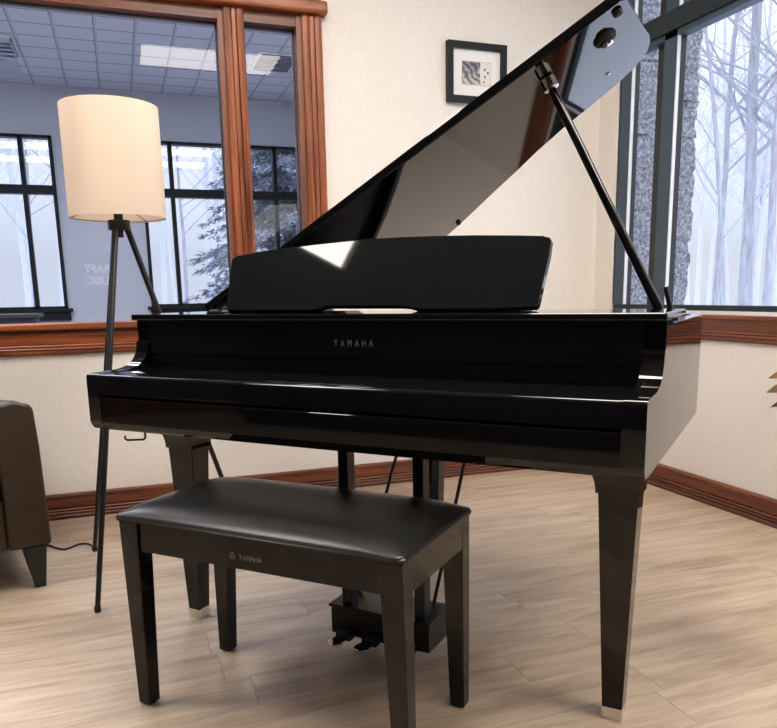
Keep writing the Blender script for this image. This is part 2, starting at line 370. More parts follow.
for i, (a, b) in enumerate(FW):
    w = thing('window_%d' % (i+3), (0, FARY, 0), 0, None, None); w['kind'] = 'structure'
    bm = B(); fw_ = .035
    box(bm, a, a+fw_, -.02, .08, FZ0, FZ1); box(bm, b-fw_, b, -.02, .08, FZ0, FZ1); box(bm, a, b, -.02, .08, FZ1-.03, FZ1); box(bm, a, b, -.02, .08, FZ0, FZ0+.03)
    mesh_obj('window_frame', bm, M['black_frame'], w)
    bm = B(); box(bm, a, b, -.03, .08, 2.02, 2.105); mesh_obj('transom', bm, M['black_frame'], w)
    for mx_ in (a+.285, b-.315):
        bm = B(); box(bm, mx_, mx_+.042, -.02, .08, FZ0, FZ1); mesh_obj('mullion', bm, M['black_frame'], w)
    bm = B(); box(bm, a-.04, b+.045, -.06, 0, .845, .880); box(bm, a-.01, b+.02, -.03, 0, .755, .845); mesh_obj('window_sill', bm, M['black_frame'], w)
    bm = B(); box(bm, a, b, .085, .09, FZ0, FZ1); mesh_obj('pane', bm, M['glass_clear'], w)
# things in the next room
t_ = thing('ceiling_light', (1.32, 6.93, CEIL), 0, 'small unlit louvred light at the right end of the tiled ceiling of the next room', 'ceiling light')
bm = B(); box(bm, 0, .36, 0, .50, -.012, -.004); mesh_obj('light_frame', bm, M['white_metal'], t_)
bm = B()
for k in range(6): box(bm, .02, .34, .02+k*.08, .07+k*.08, -.026, -.012)
mesh_obj('louvre', bm, M['louvre'], t_)
t_ = thing('ceiling_light', (-1.23, 7.1, CEIL), 0, 'unlit recessed louvred ceiling light at the left edge of the next room', 'ceiling light')
bm = B(); box(bm, 0, .6, 0, .46, -.012, -.004); mesh_obj('light_frame', bm, M['white_metal'], t_)
bm = B(); box(bm, .02, .575, .03, .43, -.03, -.012); mesh_obj('light_lens', bm, M['light_off'], t_)
bm = B()
for k in range(3): box(bm, .02, .575, .1+k*.11, .115+k*.11, -.045, -.03)
box(bm, .575, .59, .02, .44, -.045, -.012); mesh_obj('louvre', bm, M['louvre'], t_)
t_ = thing('ceiling_vent', (-1.24, 7.66, CEIL), 0, 'square white air vent in the ceiling tiles behind the unlit light', 'vent')
for k, s in enumerate((.0, .09, .17)):
    bm = B(); a, b = s, .56-s
    frustum(bm, (a, b, a, b), -.012-.008*k, (a+.05, b-.05, a+.05, b-.05), -.004-.008*k); mesh_obj('vent_ring', bm, M['vent'], t_)
t_ = thing('low_cabinet', (-1.9, 6.8, 0), 0, 'low black cabinet standing below the left window of the next room', 'cabinet')
bm = B(); box(bm, 0, 1.24, 0, .4, .05, .83); mesh_obj('body', bm, M['cabinet'], t_)
bm = B(); box(bm, -.02, 1.275, -.03, .42, .83, .862); mesh_obj('top', bm, M['cabinet'], t_, bevel=.005)
bm = B(); box(bm, .03, 1.2, .02, .38, 0, .05); mesh_obj('plinth', bm, M['cabinet'], t_)

# ------------------------------------------------------------------ outdoors
bm = B(); box(bm, -30, 34, FARY+.15, 70, -.45, -.15); box(bm, FX1+.1, 34, -20, FARY+.15, -.45, -.15); struct('snowy_ground', bm, M['snow'])
# split-face stone pier beside the window
bm = B()
PX0, PX1, PY0, PY1 = 2.66, 3.295, 3.78, 4.25
rnd = random.Random(3); bh = .2
for k in range(17):
    z = -.15 + k*bh
    n = 7
    grid = {}
    def vv(x, y, zz):
        key = (round(x, 3), round(y, 3), round(zz, 3))
        if key not in grid: grid[key] = bm.verts.new((x + rnd.uniform(-.013, .013)*(x > PX0+.1), y + rnd.uniform(-.014, .014), zz))
        return grid[key]
    X_ = [PX0+(PX1-PX0)*i/8 for i in range(9)]; Y_ = [PY0+(PY1-PY0)*i/6 for i in range(7)]; Z_ = [z + bh*i/5 for i in range(6)]
    for zi in range(5):
        for i in range(8): bm.faces.new((vv(X_[i], PY0, Z_[zi]), vv(X_[i+1], PY0, Z_[zi]), vv(X_[i+1], PY0, Z_[zi+1]), vv(X_[i], PY0, Z_[zi+1])))
        for i in range(8): bm.faces.new((vv(X_[i], PY1, Z_[zi]), vv(X_[i], PY1, Z_[zi+1]), vv(X_[i+1], PY1, Z_[zi+1]), vv(X_[i+1], PY1, Z_[zi])))
        for j in range(6):
            for xx in (PX0, PX1): bm.faces.new((vv(xx, Y_[j], Z_[zi]), vv(xx, Y_[j+1], Z_[zi]), vv(xx, Y_[j+1], Z_[zi+1]), vv(xx, Y_[j], Z_[zi+1])))
    box(bm, PX0+.012, PX1-.016, PY0+.016, PY1-.016, z, z+bh)
o = mesh_obj('stone_pier', bm, M['stone']); tag(o, 'rough grey split stone pier standing just outside the right window', 'pier')

def tree_mesh(seed, H, r0, lean=0, fine=3):
    rg = random.Random(seed); bm = B()
    def branch(p, d, L, r, lvl):
        n = 5 if lvl else 9; pts = [p.copy()]; rr = [r]
        dd = d.copy()
        for i in range(n):
            dd = (dd + Vector((rg.uniform(-1,1), rg.uniform(-1,1), rg.uniform(-.4,.6)))*(.05 if lvl == 0 else .16)).normalized()
            pts.append(pts[-1] + dd*L/n); rr.append(r*(1-(i+1)/n*(.72 if lvl == 0 else .85)))
        tube(bm, pts, rr, 7 if lvl == 0 else 4 if lvl < 2 else 3, cap=False)
        if lvl >= fine: return
        nb = (17, 8, 5)[min(lvl, 2)]
        for k in range(nb):
            t = rg.uniform(.25 if lvl == 0 else .2, 1); i = min(int(t*n), n-1); q = pts[i].lerp(pts[i+1], t*n-i)
            a = rg.uniform(0, 2*pi); side = Vector((cos(a), sin(a), rg.uniform(.2, .9))).normalized()
            nd = (side*.9 + dd*.45).normalized()
            branch(q, nd, L*rg.uniform(.22, .38) if lvl == 0 else L*rg.uniform(.35, .6), rr[i]*rg.uniform(.28, .45), lvl+1)
    branch(Vector((0,0,-.1)), Vector((lean, 0, 1)).normalized(), H, r0, 0)
    bmesh.ops.recalc_face_normals(bm, faces=bm.faces[:])
    me = bpy.data.meshes.new('bare_tree'); bm.to_mesh(me); bm.free()
    for p in me.polygons: p.use_smooth = True
    return me
variants = [tree_mesh(11, 9.5, .06), tree_mesh(12, 10.5, .09, .06), tree_mesh(13, 8.5, .045, -.08), tree_mesh(14, 11, .12)]
for v in variants: v.materials.append(M['bark'])
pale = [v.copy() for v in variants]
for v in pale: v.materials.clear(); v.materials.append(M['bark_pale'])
def place_tree(i, x, y, s, rz, label, group, me_list=variants):
    o = link(bpy.data.objects.new('bare_tree', me_list[i % 4])); o.location = (x, y, -.15); o.scale = (s, s, s); o.rotation_euler = (0, 0, rz)
    tag(o, label, 'tree', group)
rg = random.Random(5)
# woods outside the right window: directions roughly between the pier and the right edge of the frame
def woods(n, a0, a1, d0, d1, seed, label, group, lst, s0=.9, s1=1.3):
    rg = random.Random(seed)
    for k in range(n):
        a = radians(a0 + (a1-a0)*(k+rg.uniform(.1, .9))/n); d = rg.uniform(d0, d1)
        place_tree(rg.randrange(4), d*cos(a), d*sin(a), rg.uniform(s0, s1), rg.uniform(0, 6.3), label, group, lst)
woods(7, 40.0, 48.0, 10, 14, 21, 'slender bare tree with haze-paled bark in the near woods outside the right window', 'nearer bare trees outside the right window', variants, .8, 1.1)
woods(20, 37.5, 49.5, 18, 34, 22, 'distant bare tree with paler haze-coloured bark in the woods outside the right window', 'distant bare trees outside the right window', pale)
woods(10, 76, 112, 14, 19, 23, 'bare tree with haze-paled bark in the woods beyond the next room', 'nearer bare trees beyond the next room', variants, .8, 1.1)
woods(28, 74, 112, 22, 40, 24, 'distant bare tree with paler haze-coloured bark in the woods beyond the next room', 'distant bare trees beyond the next room', pale)
# snowy spruce behind the next room's right window
sp_ = thing('spruce_tree', (2.75, 12.6, -.15), 0, 'snow-dusted spruce tree with drooping boughs beyond the next room window', 'tree')
bm = B(); tube(bm, [(0,0,-.1), (0,0,3), (0,0,7.4)], [.13, .09, .01], 8); mesh_obj('trunk', bm, M['spruce_bark'], sp_)
bm = B(); rg = random.Random(9)
for k in range(430):
    z = rg.uniform(.5, 7.2); L = (7.5-z)/7*1.75*rg.uniform(.75, 1.1)+.1; a = rg.uniform(0, 2*pi); d = Vector((cos(a), sin(a), 0)); sd = Vector((-sin(a), cos(a), 0))
    for j in range(9):
        t = .15 + .85*j/8; p = d*L*t + Vector((0,0,z - .28*L*t*t + .12*L*t)); w = (.05+.22*L*(1-t)*.7+.04)
        for q in range(20):
            c0 = p + sd*rg.uniform(-w, w) + d*rg.uniform(-.08, .08) + Vector((0,0,rg.uniform(-.05,.03))); ln = rg.uniform(.06, .13)
            dv = (d*rg.uniform(.3, 1) + sd*rg.uniform(-.8, .8) + Vector((0,0,rg.uniform(-.7, .15)))).normalized()*ln; wv = dv.cross(Vector((rg.uniform(-1,1), rg.uniform(-1,1), 1))).normalized()*.018
            bm.faces.new([bm.verts.new(c0 - wv), bm.verts.new(c0 + wv), bm.verts.new(c0 + dv*1.1)])
me = bpy.data.meshes.new('foliage'); bm.to_mesh(me); bm.free(); me.materials.append(M['needles'])
fo = link(bpy.data.objects.new('foliage', me)); fo.parent = sp_

# ------------------------------------------------------------------ digital grand piano
P0 = (-.0978, 2.1314, 0); PY = -.8303
W = 1.43
pn = thing('grand_piano', P0, PY, 'polished black digital grand piano with its lid propped open in the corner', 'piano')
TH = radians(28.4)
# plan outline of the tail (counter-clockwise from right front of the case)
tail = [(1.43, .86), (1.425, .89), (1.395, .925), (1.33, .95), (1.23, .975), (1.116, 1.006), (1.01, 1.05), (.925, 1.099), (.81, 1.155), (.698, 1.214), (.62, 1.256), (.543, 1.283), (.42, 1.318), (.28, 1.335), (.12, 1.34), (.03, 1.33), (.0, 1.30)]
plan = [(0, .19), (1.43, .19)] + tail
bm = B(); prism(bm, plan, 2, .632, .850); mesh_obj('case', bm, M['piano'], pn)
# rim wall
def inset(poly, d):
    out = []; n = len(poly)
    for i in range(n):
        p0, p1, p2 = (Vector(poly[i-1]), Vector(poly[i]), Vector(poly[(i+1)%n]))
        a = (p1-p0).normalized(); b = (p2-p1).normalized(); na = Vector((-a.y, a.x)); nb = Vector((-b.y, b.x)); m_ = (na+nb).normalized()
        out.append(tuple(p1 + m_*d/max(.5, m_.dot(na))))
    return out
ins = inset(plan, .028)
bm = B(); n = len(plan)
vo = [[bm.verts.new((*p, z)) for p in q] for q, z in ((plan, .850), (plan, .905), (ins, .905), (ins, .850))]
for i in range(1, n):
    j = (i+1) % n
    if i == n-0: continue
    for a in range(3): bm.faces.new((vo[a][i], vo[a][j], vo[a+1][j], vo[a+1][i]))
mesh_obj('rim', bm, M['piano'], pn)
bm = B(); prism(bm, inset(plan, .03), 2, .850, .872); mesh_obj('inner_cover', bm, M['piano_satin'], pn)
# arms (cheeks)
scroll = bez((.095, .784), (.152, .788), (.174, .808), (.181, .846), 18) + [(.1820, .853), (.1840, .8570), (.1870, .8585), (.190, .8585), (.190, .914)]
arc = [(-.002 + .010*(1-cos(pi/2*k/6)), .772 + .010*sin(pi/2*k/6)) for k in range(7)]
arm = [(.012, .634), (.004, .642), (-.0015, .654), (-.002, .658), (-.002, .768)] + arc + [(.04, .783)] + scroll
arm_poly = arm + [(.190, .632), (.03, .632)]
for x0 in (0, W-.044):
    bm = B(); prism(bm, arm_poly, 0, x0, x0+.044); mesh_obj('arm', bm, M['piano'], pn, smooth=True)
# key slip, key cover, front panel
bm = B(); prism(bm, [(.010, .634), (.004, .640), (.000, .654), (.000, .7185), (.003, .7215), (.19, .7215), (.19, .632), (.03, .632)], 0, .044, W-.044); mesh_obj('key_slip', bm, M['piano'], pn)
cov = [(.005, .724), (-.001, .728)] + [(-.002 + .010*(1-cos(pi/2*k/6)), .771 + .010*sin(pi/2*k/6)) for k in range(7)] + [(.189, .783), (.189, .724)]
bm = B(); prism(bm, cov, 0, .044, W-.044); mesh_obj('key_cover', bm, M['piano'], pn, smooth=True)
bm = B(); box(bm, .042, W-.042, .188, .205, .783, .8225); box(bm, .042, W-.042, .184, .205, .8225, .8265); box(bm, .042, W-.042, .187, .205, .8265, .914); mesh_obj('front_panel', bm, M['piano'], pn, bevel=.0008)
bm = B(); box(bm, .05, W-.05, .05, .60, .600, .632); mesh_obj('key_bed', bm, M['underblack'], pn) if False else bm.free()
# fixed front top board
bm = B(); box(bm, -.002, W+.002, .170, .468, .914, .931); fl = mesh_obj('front_board', bm, M['piano'], pn, bevel=.004, seg=3)
# YAMAHA letters on the front panel
def text_mesh(name, body, size, mat_, parent, loc, rot, space=1.0, ext=.0006, align='CENTER', sx=1.0, off=0.0):
    cu = bpy.data.curves.new(name, 'FONT'); cu.body = body; cu.size = size; cu.space_character = space; cu.extrude = ext; cu.align_x = align; cu.offset = off
    tmp = bpy.data.objects.new('tmp', cu); C.objects.link(tmp); bpy.context.view_layer.update()
    me = bpy.data.meshes.new_from_object(tmp.evaluated_get(bpy.context.evaluated_depsgraph_get())); bpy.data.objects.remove(tmp); bpy.data.curves.remove(cu)
    o = link(bpy.data.objects.new(name, me)); me.materials.clear(); me.materials.append(mat_); o.parent = parent; o.location = loc; o.rotation_euler = rot; o.scale = (sx, 1, 1)
    return o
text_mesh('maker_lettering', 'YAMAHA', .0225, M['letter'], pn, (.7148, .1862, .8525), (pi/2, 0, 0), 2.05, sx=.72)
# main lid
lid = link(bpy.data.objects.new('lid', None)); bpy.data.objects.remove(lid)
outline = [(0, .472), (1.42, .472), (1.43, .482), (1.435, .78), (1.430, .82), (1.412, .872), (1.37, .92), (1.30, .955), (1.20, .985), (1.116, 1.008), (1.01, 1.052), (.925, 1.099), (.81, 1.155), (.698, 1.214), (.62, 1.254), (.543, 1.288), (.42, 1.325), (.28, 1.345), (.12, 1.35), (0, 1.35)]
bm = B(); prism(bm, outline, 2, 0, .024)
lid = mesh_obj('lid', bm, M['piano'], pn, bevel=.003); lid.location = (.01, 0, .93); lid.rotation_euler = (0, -TH, 0)
for (s, y, r_) in ((1.402, .512, .012), (.619, 1.222, .009)):
    bm = B(); lathe(bm, [(0, -.010), (r_*.8, -.009), (r_, -.005), (r_, 0.001)], (s, y, 0), 20); mesh_obj('bumper', bm, M['rubber'], lid, smooth=True)
bm = B(); lathe(bm, [(0, -.016), (.016, -.016), (.020, -.010), (.026, -.008), (.030, 0.001)], (1.35, .60, 0), 24); mesh_obj('lock_plate', bm, M['rubber'], lid, smooth=True)
bm = B(); lathe(bm, [(0, -.020), (.009, -.019), (.011, -.010), (.011, -.006)], (1.355, .60, 0), 20); mesh_obj('lock_knob', bm, M['chrome'], lid, smooth=True)
bm = B(); lathe(bm, [(0, -.004), (.006, -.003), (.007, 0.001)], (1.304, .829, 0), 12); mesh_obj('screw_cover', bm, M['chrome'], lid)
# hinges at the left edge
for y in (.60, 1.15):
    bm = B(); tube(bm, [(.0, y-.05, .924), (.0, y+.05, .924)], .007, 10); box(bm, .0, .03, y-.045, y+.045, .905, .918); mesh_obj('hinge', bm, M['brass'], pn)
# lid prop
pb = Vector((1.368, .580, .905)); pt_ = Vector((.01+1.194*cos(TH), .585, .93+1.194*sin(TH)))
dirp = (pt_-pb).normalized()
bm = B(); tube(bm, [pb + dirp*.01, pb + dirp*.3, pt_ - dirp*.03], [.0115, .0115, .0105], 12); mesh_obj('lid_prop', bm, M['piano'], pn, smooth=True)
bm = B(); tube(bm, [pt_ - dirp*.035, pt_ - dirp*.03, pt_ - dirp*.004, pt_], [.008, .019, .019, .012], 18); mesh_obj('prop_collar', bm, M['chrome'], pn, smooth=True)
bm = B(); box(bm, 1.335, 1.405, .560, .600, .872, .912); tube(bm, [pb+Vector((.012,-.022,-.01)), pb+Vector((.012,.03,-.01))], .012, 12); mesh_obj('prop_bracket', bm, M['piano_satin'], pn, bevel=.003)
bm = B(); tube(bm, [pb + Vector((.022, -.004, 0)), pb + Vector((.002, -.004, .075))], [.0075, .006], 10); mesh_obj('prop_stub', bm, M['piano_satin'], pn, smooth=True)
# music desk, tilted back 22 degrees
A22 = radians(22)
dk = [(.216, -.006), (.208, .03), (.196, .145), (.199, .155), (.212, .162), (.25, .166), (.293, .171), (.389, .178), (.48, .184), (.561, .188), (.65, .191), (.75, .191), (.847, .189), (.95, .185), (1.05, .179), (1.118, .174), (1.132, .171), (1.138, .162),
      (1.138, .129), (1.127, .002), (1.12, -.003), (1.03, -.006), (.838, -.007), (.815, -.005), (.795, .001), (.766, .003), (.56, .004), (.54, .002), (.522, -.005), (.506, -.007)]
bm = B(); prism(bm, [(x, z) for x, z in dk], 1, -.011, .011)
desk = mesh_obj('music_desk', bm, M['desk'], pn, bevel=.003); desk.location = (0, .335, .938); desk.rotation_euler = (-A22, 0, 0)
for x in (.26, 1.04):
    bm = B(); box(bm, x, x+.045, .33, .42, .9305, .940); mesh_obj('desk_foot', bm, M['piano_satin'], pn)
for x in (.30, 1.02):
    bm = B(); tube(bm, [(x, .415, .934), (x, .385, 1.02)], .005, 8); mesh_obj('desk_support', bm, M['piano_satin'], pn)
# legs
def piano_leg(cx_, cy_, bx0, bx1, by0, by1, tx0, tx1, ty0, ty1, ztop=.632, flare=.05, last='front'):
    bm = B(); frustum(bm, (bx0, bx1, by0, by1), .032, (tx0, tx1, ty0, ty1), .555)
    g = mesh_obj('leg', bm, M['piano'], pn, bevel=.002)
    # flared capital
    bm = B(); prof = []
    st = 8; rings = []
    for k in range(st+1):
        t = k/st; f = flare*(1-math.sqrt(max(0, 1-t*t))) ; z = .540 + (.630-.540)*t
        rings.append(((tx0-.004-f, tx1+.004+f*.3, ty0-.004-f*.5, ty1+.004+f*.6), z))
    for (a, za), (b, zb) in zip(rings, rings[1:]): pass
    vs = []
    for (a, z) in rings + [((rings[-1][0]), .632)]:
        vs.append([bm.verts.new((x, y, z)) for x, y in ((a[0],a[2]),(a[1],a[2]),(a[1],a[3]),(a[0],a[3]))])
    for a, b in zip(vs, vs[1:]):
        for k in range(4): bm.faces.new((a[k], a[(k+1)%4], b[(k+1)%4], b[k]))
    bm.faces.new(vs[0][::-1]); bm.faces.new(vs[-1]); mesh_obj('leg_bracket', bm, M['piano'], g)
    bm = B(); box(bm, bx0-.001, bx1+.001, by0-.001, by1+.001, 0, .032); mesh_obj('leg_shoe', bm, M['chrome'], g, bevel=.002)
piano_leg(0, 0, 1.322, 1.368, .243, .292, 1.297, 1.384, .235, .310, flare=.075)
piano_leg(0, 0, .056, .103, .250, .292, .036, .128, .235, .310, flare=.075)
piano_leg(0, 0, .475, .520, 1.10, 1.145, .462, .533, 1.09, 1.155, flare=.04)
# pedal lyre
bm = B(); box(bm, .572, .872, .264, .392, .050, .128); mesh_obj('pedal_box', bm, M['piano_satin'], pn, bevel=.0015)
bm = B(); box(bm, .567, .877, .259, .397, .128, .136); mesh_obj('pedal_box_lid', bm, M['piano_satin'], pn, bevel=.0015)
for x0 in (.602, .824):
    bm = B(); box(bm, x0, x0+.030, .276, .314, .136, .632); mesh_obj('lyre_post', bm, M['piano_satin'], pn, bevel=.002)
for x0, x1 in ((.600, .610), (.835, .830)):
    bm = B(); tube(bm, [(x0, .372, .134), (x1, .70, .632)], .0055, 8); mesh_obj('lyre_brace', bm, M['lampmetal'], pn)
for x0 in (.622, .703, .812):
    bm = B()
    out = [(x0-.012, .27), (x0-.013, .235), (x0-.020, .215), (x0-.022, .200), (x0-.015, .188), (x0, .183), (x0+.015, .188), (x0+.022, .200), (x0+.020, .215), (x0+.013, .235), (x0+.012, .27)]
    prism(bm, out, 2, .050, .060); mesh_obj('pedal', bm, M['chrome'], pn, bevel=.003, seg=3)
    bm = B(); box(bm, x0-.022, x0+.022, .240, .266, .046, .066); mesh_obj('pedal_sleeve', bm, M['rubber'], pn)
# headphone hook under the left front
bm = B(); tube(bm, [(.132, .062, .633), (.132, .060, .608), (.128, .058, .603), (.080, .045, .600), (.074, .043, .604), (.075, .044, .612)], .003, 8); mesh_obj('headphone_hook', bm, M['lampmetal'], pn, smooth=True)

# ------------------------------------------------------------------ bench
B0 = (-.0350, 1.7848, 0); BY = -.8061
bn = thing('piano_bench', B0, BY, 'black polished piano bench with padded black vinyl top, in front of the piano', 'bench')
BW, BD = .733, .337
for sx in (0, 1):
    for sy in (0, 1):
        X0 = 0 if not sx else BW-.036; X1 = X0+.036; Y0 = 0 if not sy else BD-.034; Y1 = Y0+.034
        TX0 = .000 if not sx else BW-.057; TX1 = TX0+.053; TY0 = -.012 if not sy else BD-.036; TY1 = TY0+.048
        bm = B(); frustum(bm, (X0, X1, Y0, Y1), .004, (TX0, TX1, TY0, TY1), .472); g = mesh_obj('leg', bm, M['bench'], bn, bevel=.002)
        bm = B(); box(bm, X0+.006, X1-.006, Y0+.006, Y1-.006, 0, .004); mesh_obj('foot_pad', bm, M['rubber'], g)
def apron(x0, x1, y0, y1):
    bm = B(); box(bm, x0, x1, y0, y1, .401, .472); return mesh_obj('apron', bm, M['bench'], bn, bevel=.0015)
ap = apron(.048, BW-.048, -.004, .016); apron(.048, BW-.048, BD-.014, BD+.006)
apron(.004, .024, .034, BD-.034); apron(BW-.024, BW-.004, .034, BD-.034)
bm = B(); box(bm, -.003, BW-.001, -.014, BD+.012, .472, .477); mesh_obj('seat_board', bm, M['bench'], bn)
# cushion: domed rounded slab
bm = B(); nx, ny = 44, 24; hw, hd = (BW+.010)/2, (BD+.040)/2; cxm, cym = BW/2-.003, BD/2
def top_z(u, v):
    ex = max(0.0, 1-abs(u)**14)*max(0.0, 1-abs(v)**9)
    return .485 + .009*(ex**.5) + .024*(1-abs(u)**7)*(1-abs(v)**4.5)
rows = []
for i in range(nx+1):
    r_ = []
    for j in range(ny+1):
        # cluster samples near the edges
        a = -1 + 2*i/nx; b = -1 + 2*j/ny; u = math.sin(a*pi/2); v = math.sin(b*pi/2)
        cr = .96; uu, vv2 = u, v
        # round the corners in plan
        px_, py_ = uu*hw, vv2*hd; R_ = .022
        dx = max(0, abs(px_)-(hw-R_)); dy = max(0, abs(py_)-(hd-R_)); dd = math.hypot(dx, dy)
        if dd > R_: px_ = math.copysign(hw-R_+dx*R_/dd, px_); py_ = math.copysign(hd-R_+dy*R_/dd, py_)
        r_.append(bm.verts.new((cxm+px_, cym+py_, top_z(u, v))))
    rows.append(r_)
for i in range(nx):
    for j in range(ny): bm.faces.new((rows[i][j], rows[i+1][j], rows[i+1][j+1], rows[i][j+1]))
edge = [rows[i][0] for i in range(nx+1)] + [rows[nx][j] for j in range(1, ny+1)] + [rows[i][ny] for i in range(nx-1, -1, -1)] + [rows[0][j] for j in range(ny-1, 0, -1)]
prev = edge
for off, z in ((.003, .482), (.003, .479), (-.003, .477)):
    ring = []
    for v in edge:
        d = Vector((v.co.x-cxm, v.co.y-cym, 0)); d = Vector((d.x/hw, d.y/hd, 0)).normalized(); ring.append(bm.verts.new((v.co.x+d.x*off, v.co.y+d.y*off, z)))
    for k in range(len(edge)): bm.faces.new((prev[k], prev[(k+1)%len(edge)], ring[(k+1)%len(edge)], ring[k]))
    prev = ring
bm.faces.new(prev)
for f in bm.faces: f.smooth = True
mesh_obj('cushion', bm, M['vinyl'], bn, smooth=True)
lg = text_mesh('maker_lettering', 'YAMAHA', .0165, M['letter'], ap, (.368, -.0055, .4245), (pi/2, 0, 0), 1.0, sx=.88)
bm = B(); cxr, czr = .3205, .4302
for k in range(24):
    a0, a1 = 2*pi*k/24, 2*pi*(k+1)/24
    q = [(cxr+cos(a)*r_, -.0058, czr+sin(a)*r_) for a, r_ in ((a0, .0066), (a1, .0066), (a1, .0078), (a0, .0078))]; bm.faces.new([bm.verts.new(p) for p in q])
for a in (pi/2, pi/2+2*pi/3, pi/2+4*pi/3):
    d = Vector((cos(a), 0, sin(a))); s_ = Vector((-sin(a), 0, cos(a))); c0 = Vector((cxr, -.0058, czr))
    for o_ in (-.0014, .0006):
        q = [c0+s_*o_+d*.001, c0+s_*(o_+.0009)+d*.001, c0+s_*(o_+.0009)+d*.0062, c0+s_*o_+d*.0062]; bm.faces.new([bm.verts.new(p) for p in q])
mesh_obj('maker_emblem', bm, M['letter'], ap)

# ------------------------------------------------------------------ floor lamp
lampc = Vector((.020, 2.72, 0))
lp = thing('floor_lamp', lampc, 0, 'tripod floor lamp with a cream drum shade and thin black legs behind the piano', 'lamp')
feet = [Vector((-.145, 2.407, 0)), Vector((-.171, 3.034, 0)), Vector((.392, 2.72, 0))]
for f in feet:
    f = f - lampc; d = f.normalized(); top = Vector((d.x*.022, d.y*.022, 1.215))
    bm = B(); tube(bm, [Vector((f.x, f.y, .012)), top.lerp(f, .5), top], [.0085, .0095, .0105], 12); g = mesh_obj('leg', bm, M['lampmetal'], lp, smooth=True)
    bm = B(); lathe(bm, [(.0, 0), (.009, 0), (.0105, .006), (.010, .02), (.0, .022)], (f.x, f.y, 0), 14); mesh_obj('foot', bm, M['rubber'], g, smooth=True)
bm = B(); lathe(bm, [(0, 1.198), (.034, 1.198), (.036, 1.203), (.036, 1.225), (.034, 1.230), (0, 1.230)], n=28); lathe(bm, [(0, 1.175), (.012, 1.175), (.012, 1.2), (0, 1.2)], n=16); mesh_obj('hub', bm, M['lampmetal'], lp, smooth=True)
bm = B(); lathe(bm, [(0, 1.228), (.015, 1.228), (.015, 1.285), (.012, 1.29), (0, 1.29)], n=20); mesh_obj('socket', bm, M['lampmetal'], lp, smooth=True)
bm = B(); lathe(bm, [(0, 1.288), (.012, 1.29), (.016, 1.31), (.03, 1.345), (.028, 1.375), (.012, 1.395), (0, 1.398)], n=20); mesh_obj('bulb', bm, mat('frosted_bulb', (.95, .93, .9), .4, emit=(1, .84, .66), es=2.2), lp, smooth=True)
SR = .153
bm = B(); SZ0, SZ1 = 1.236, 1.583
R1 = lathe(bm, [(SR, SZ0), (SR*.995, SZ1), (SR*.995-.0025, SZ1), (SR-.0025, SZ0), (SR, SZ0)], n=64); shd = mesh_obj('lamp_shade', bm, M['shade'], lp, smooth=True)
bm = B(); rr_ = SR-.004
tube(bm, [(rr_*cos(2*pi*k/40), rr_*sin(2*pi*k/40), SZ0+.003) for k in range(41)], .0018, 6)
for k in range(3):
    a = 2*pi*k/3+.9; tube(bm, [(.014*cos(a), .014*sin(a), 1.288), (rr_*cos(a), rr_*sin(a), SZ0+.003)], .0018, 6)
mesh_obj('shade_ring', bm, M['brass'], shd)
# power cord along the floor
bm = B()
cp = [(-.171, 3.06), (-.20, 3.125), (-.235, 3.135), (-.262, 3.105), (-.285, 3.092), (-.315, 3.12), (-.345, 3.165), (-.40, 3.22), (-.46, 3.30), (-.50, 3.50)]
pts = []
for i in range(len(cp)-1):
    a = cp[max(i-1, 0)]; b = cp[i]; c = cp[i+1]; d = cp[min(i+2, len(cp)-1)]
    for k in range(5):
        t = k/5; pts.append(tuple(.5*((2*b[q]) + (-a[q]+c[q])*t + (2*a[q]-5*b[q]+4*c[q]-d[q])*t*t + (-a[q]+3*b[q]-3*c[q]+d[q])*t**3) for q in (0, 1)) + (.0045,))
tube(bm, pts, .004, 8); o = mesh_obj('power_cord', bm, M['rubber'], None, smooth=True); tag(o, 'thin black power cord lying on the floor between lamp foot and armchair', 'cord')

# ------------------------------------------------------------------ armchair at the left edge
ch = thing('armchair', (-.284, 2.705, 0), .295, 'dark brown leather armchair with black tapered legs at the left edge', 'chair')
CW, CD = .74, .74
def arm_part(x0, x1):
    bm = B(); n = 10; prof = []
    w = x1-x0; z1 = .650
    prof = [(x0, .150), (x1, .150)] + [(x1-.006, .5)] + [(x1-.012, .610)] + [(x1-.012-.03*(1-cos(pi/2*k/5)), .610+.035*sin(pi/2*k/5)) for k in range(1, 6)] + [((x0+x1)/2, .655)] + [(x0+.004+.03*(1-sin(pi/2*k/5)), .648-.035*(1-cos(pi/2*k/5))) for k in range(0, 6)]
    prism(bm, prof, 1, 0, CD)
    for v in bm.verts:
        if v.co.y > .1 and v.co.z > .4: v.co.z -= .07
    return mesh_obj('arm', bm, M['leather'], ch, smooth=True, bevel=.012, seg=3)
arm_part(-.135, 0); 
o = arm_part(-.135, 0); o.location = (-CW, 0, 0); o.scale = (-1, 1, 1); o.location = (-CW, 0, 0)
bm = B(); box(bm, -CW+.134, -.134, .012, CD-.01, .150, .325); mesh_obj('seat_base', bm, M['leather'], ch, bevel=.01)
bm = B(); box(bm, -CW+.140, -.140, -.005, CD-.18, .327, .465); mesh_obj('seat_cushion', bm, M['leather'], ch, smooth=True, bevel=.035, seg=4)
bm = B(); prism(bm, [(CD-.20, .33), (CD-.02, .33), (CD+.05, .80), (CD+.0, .83), (CD-.10, .82), (CD-.13, .78)], 0, -CW+.140, -.140); mesh_obj('backrest', bm, M['leather'], ch, smooth=True, bevel=.03, seg=4)
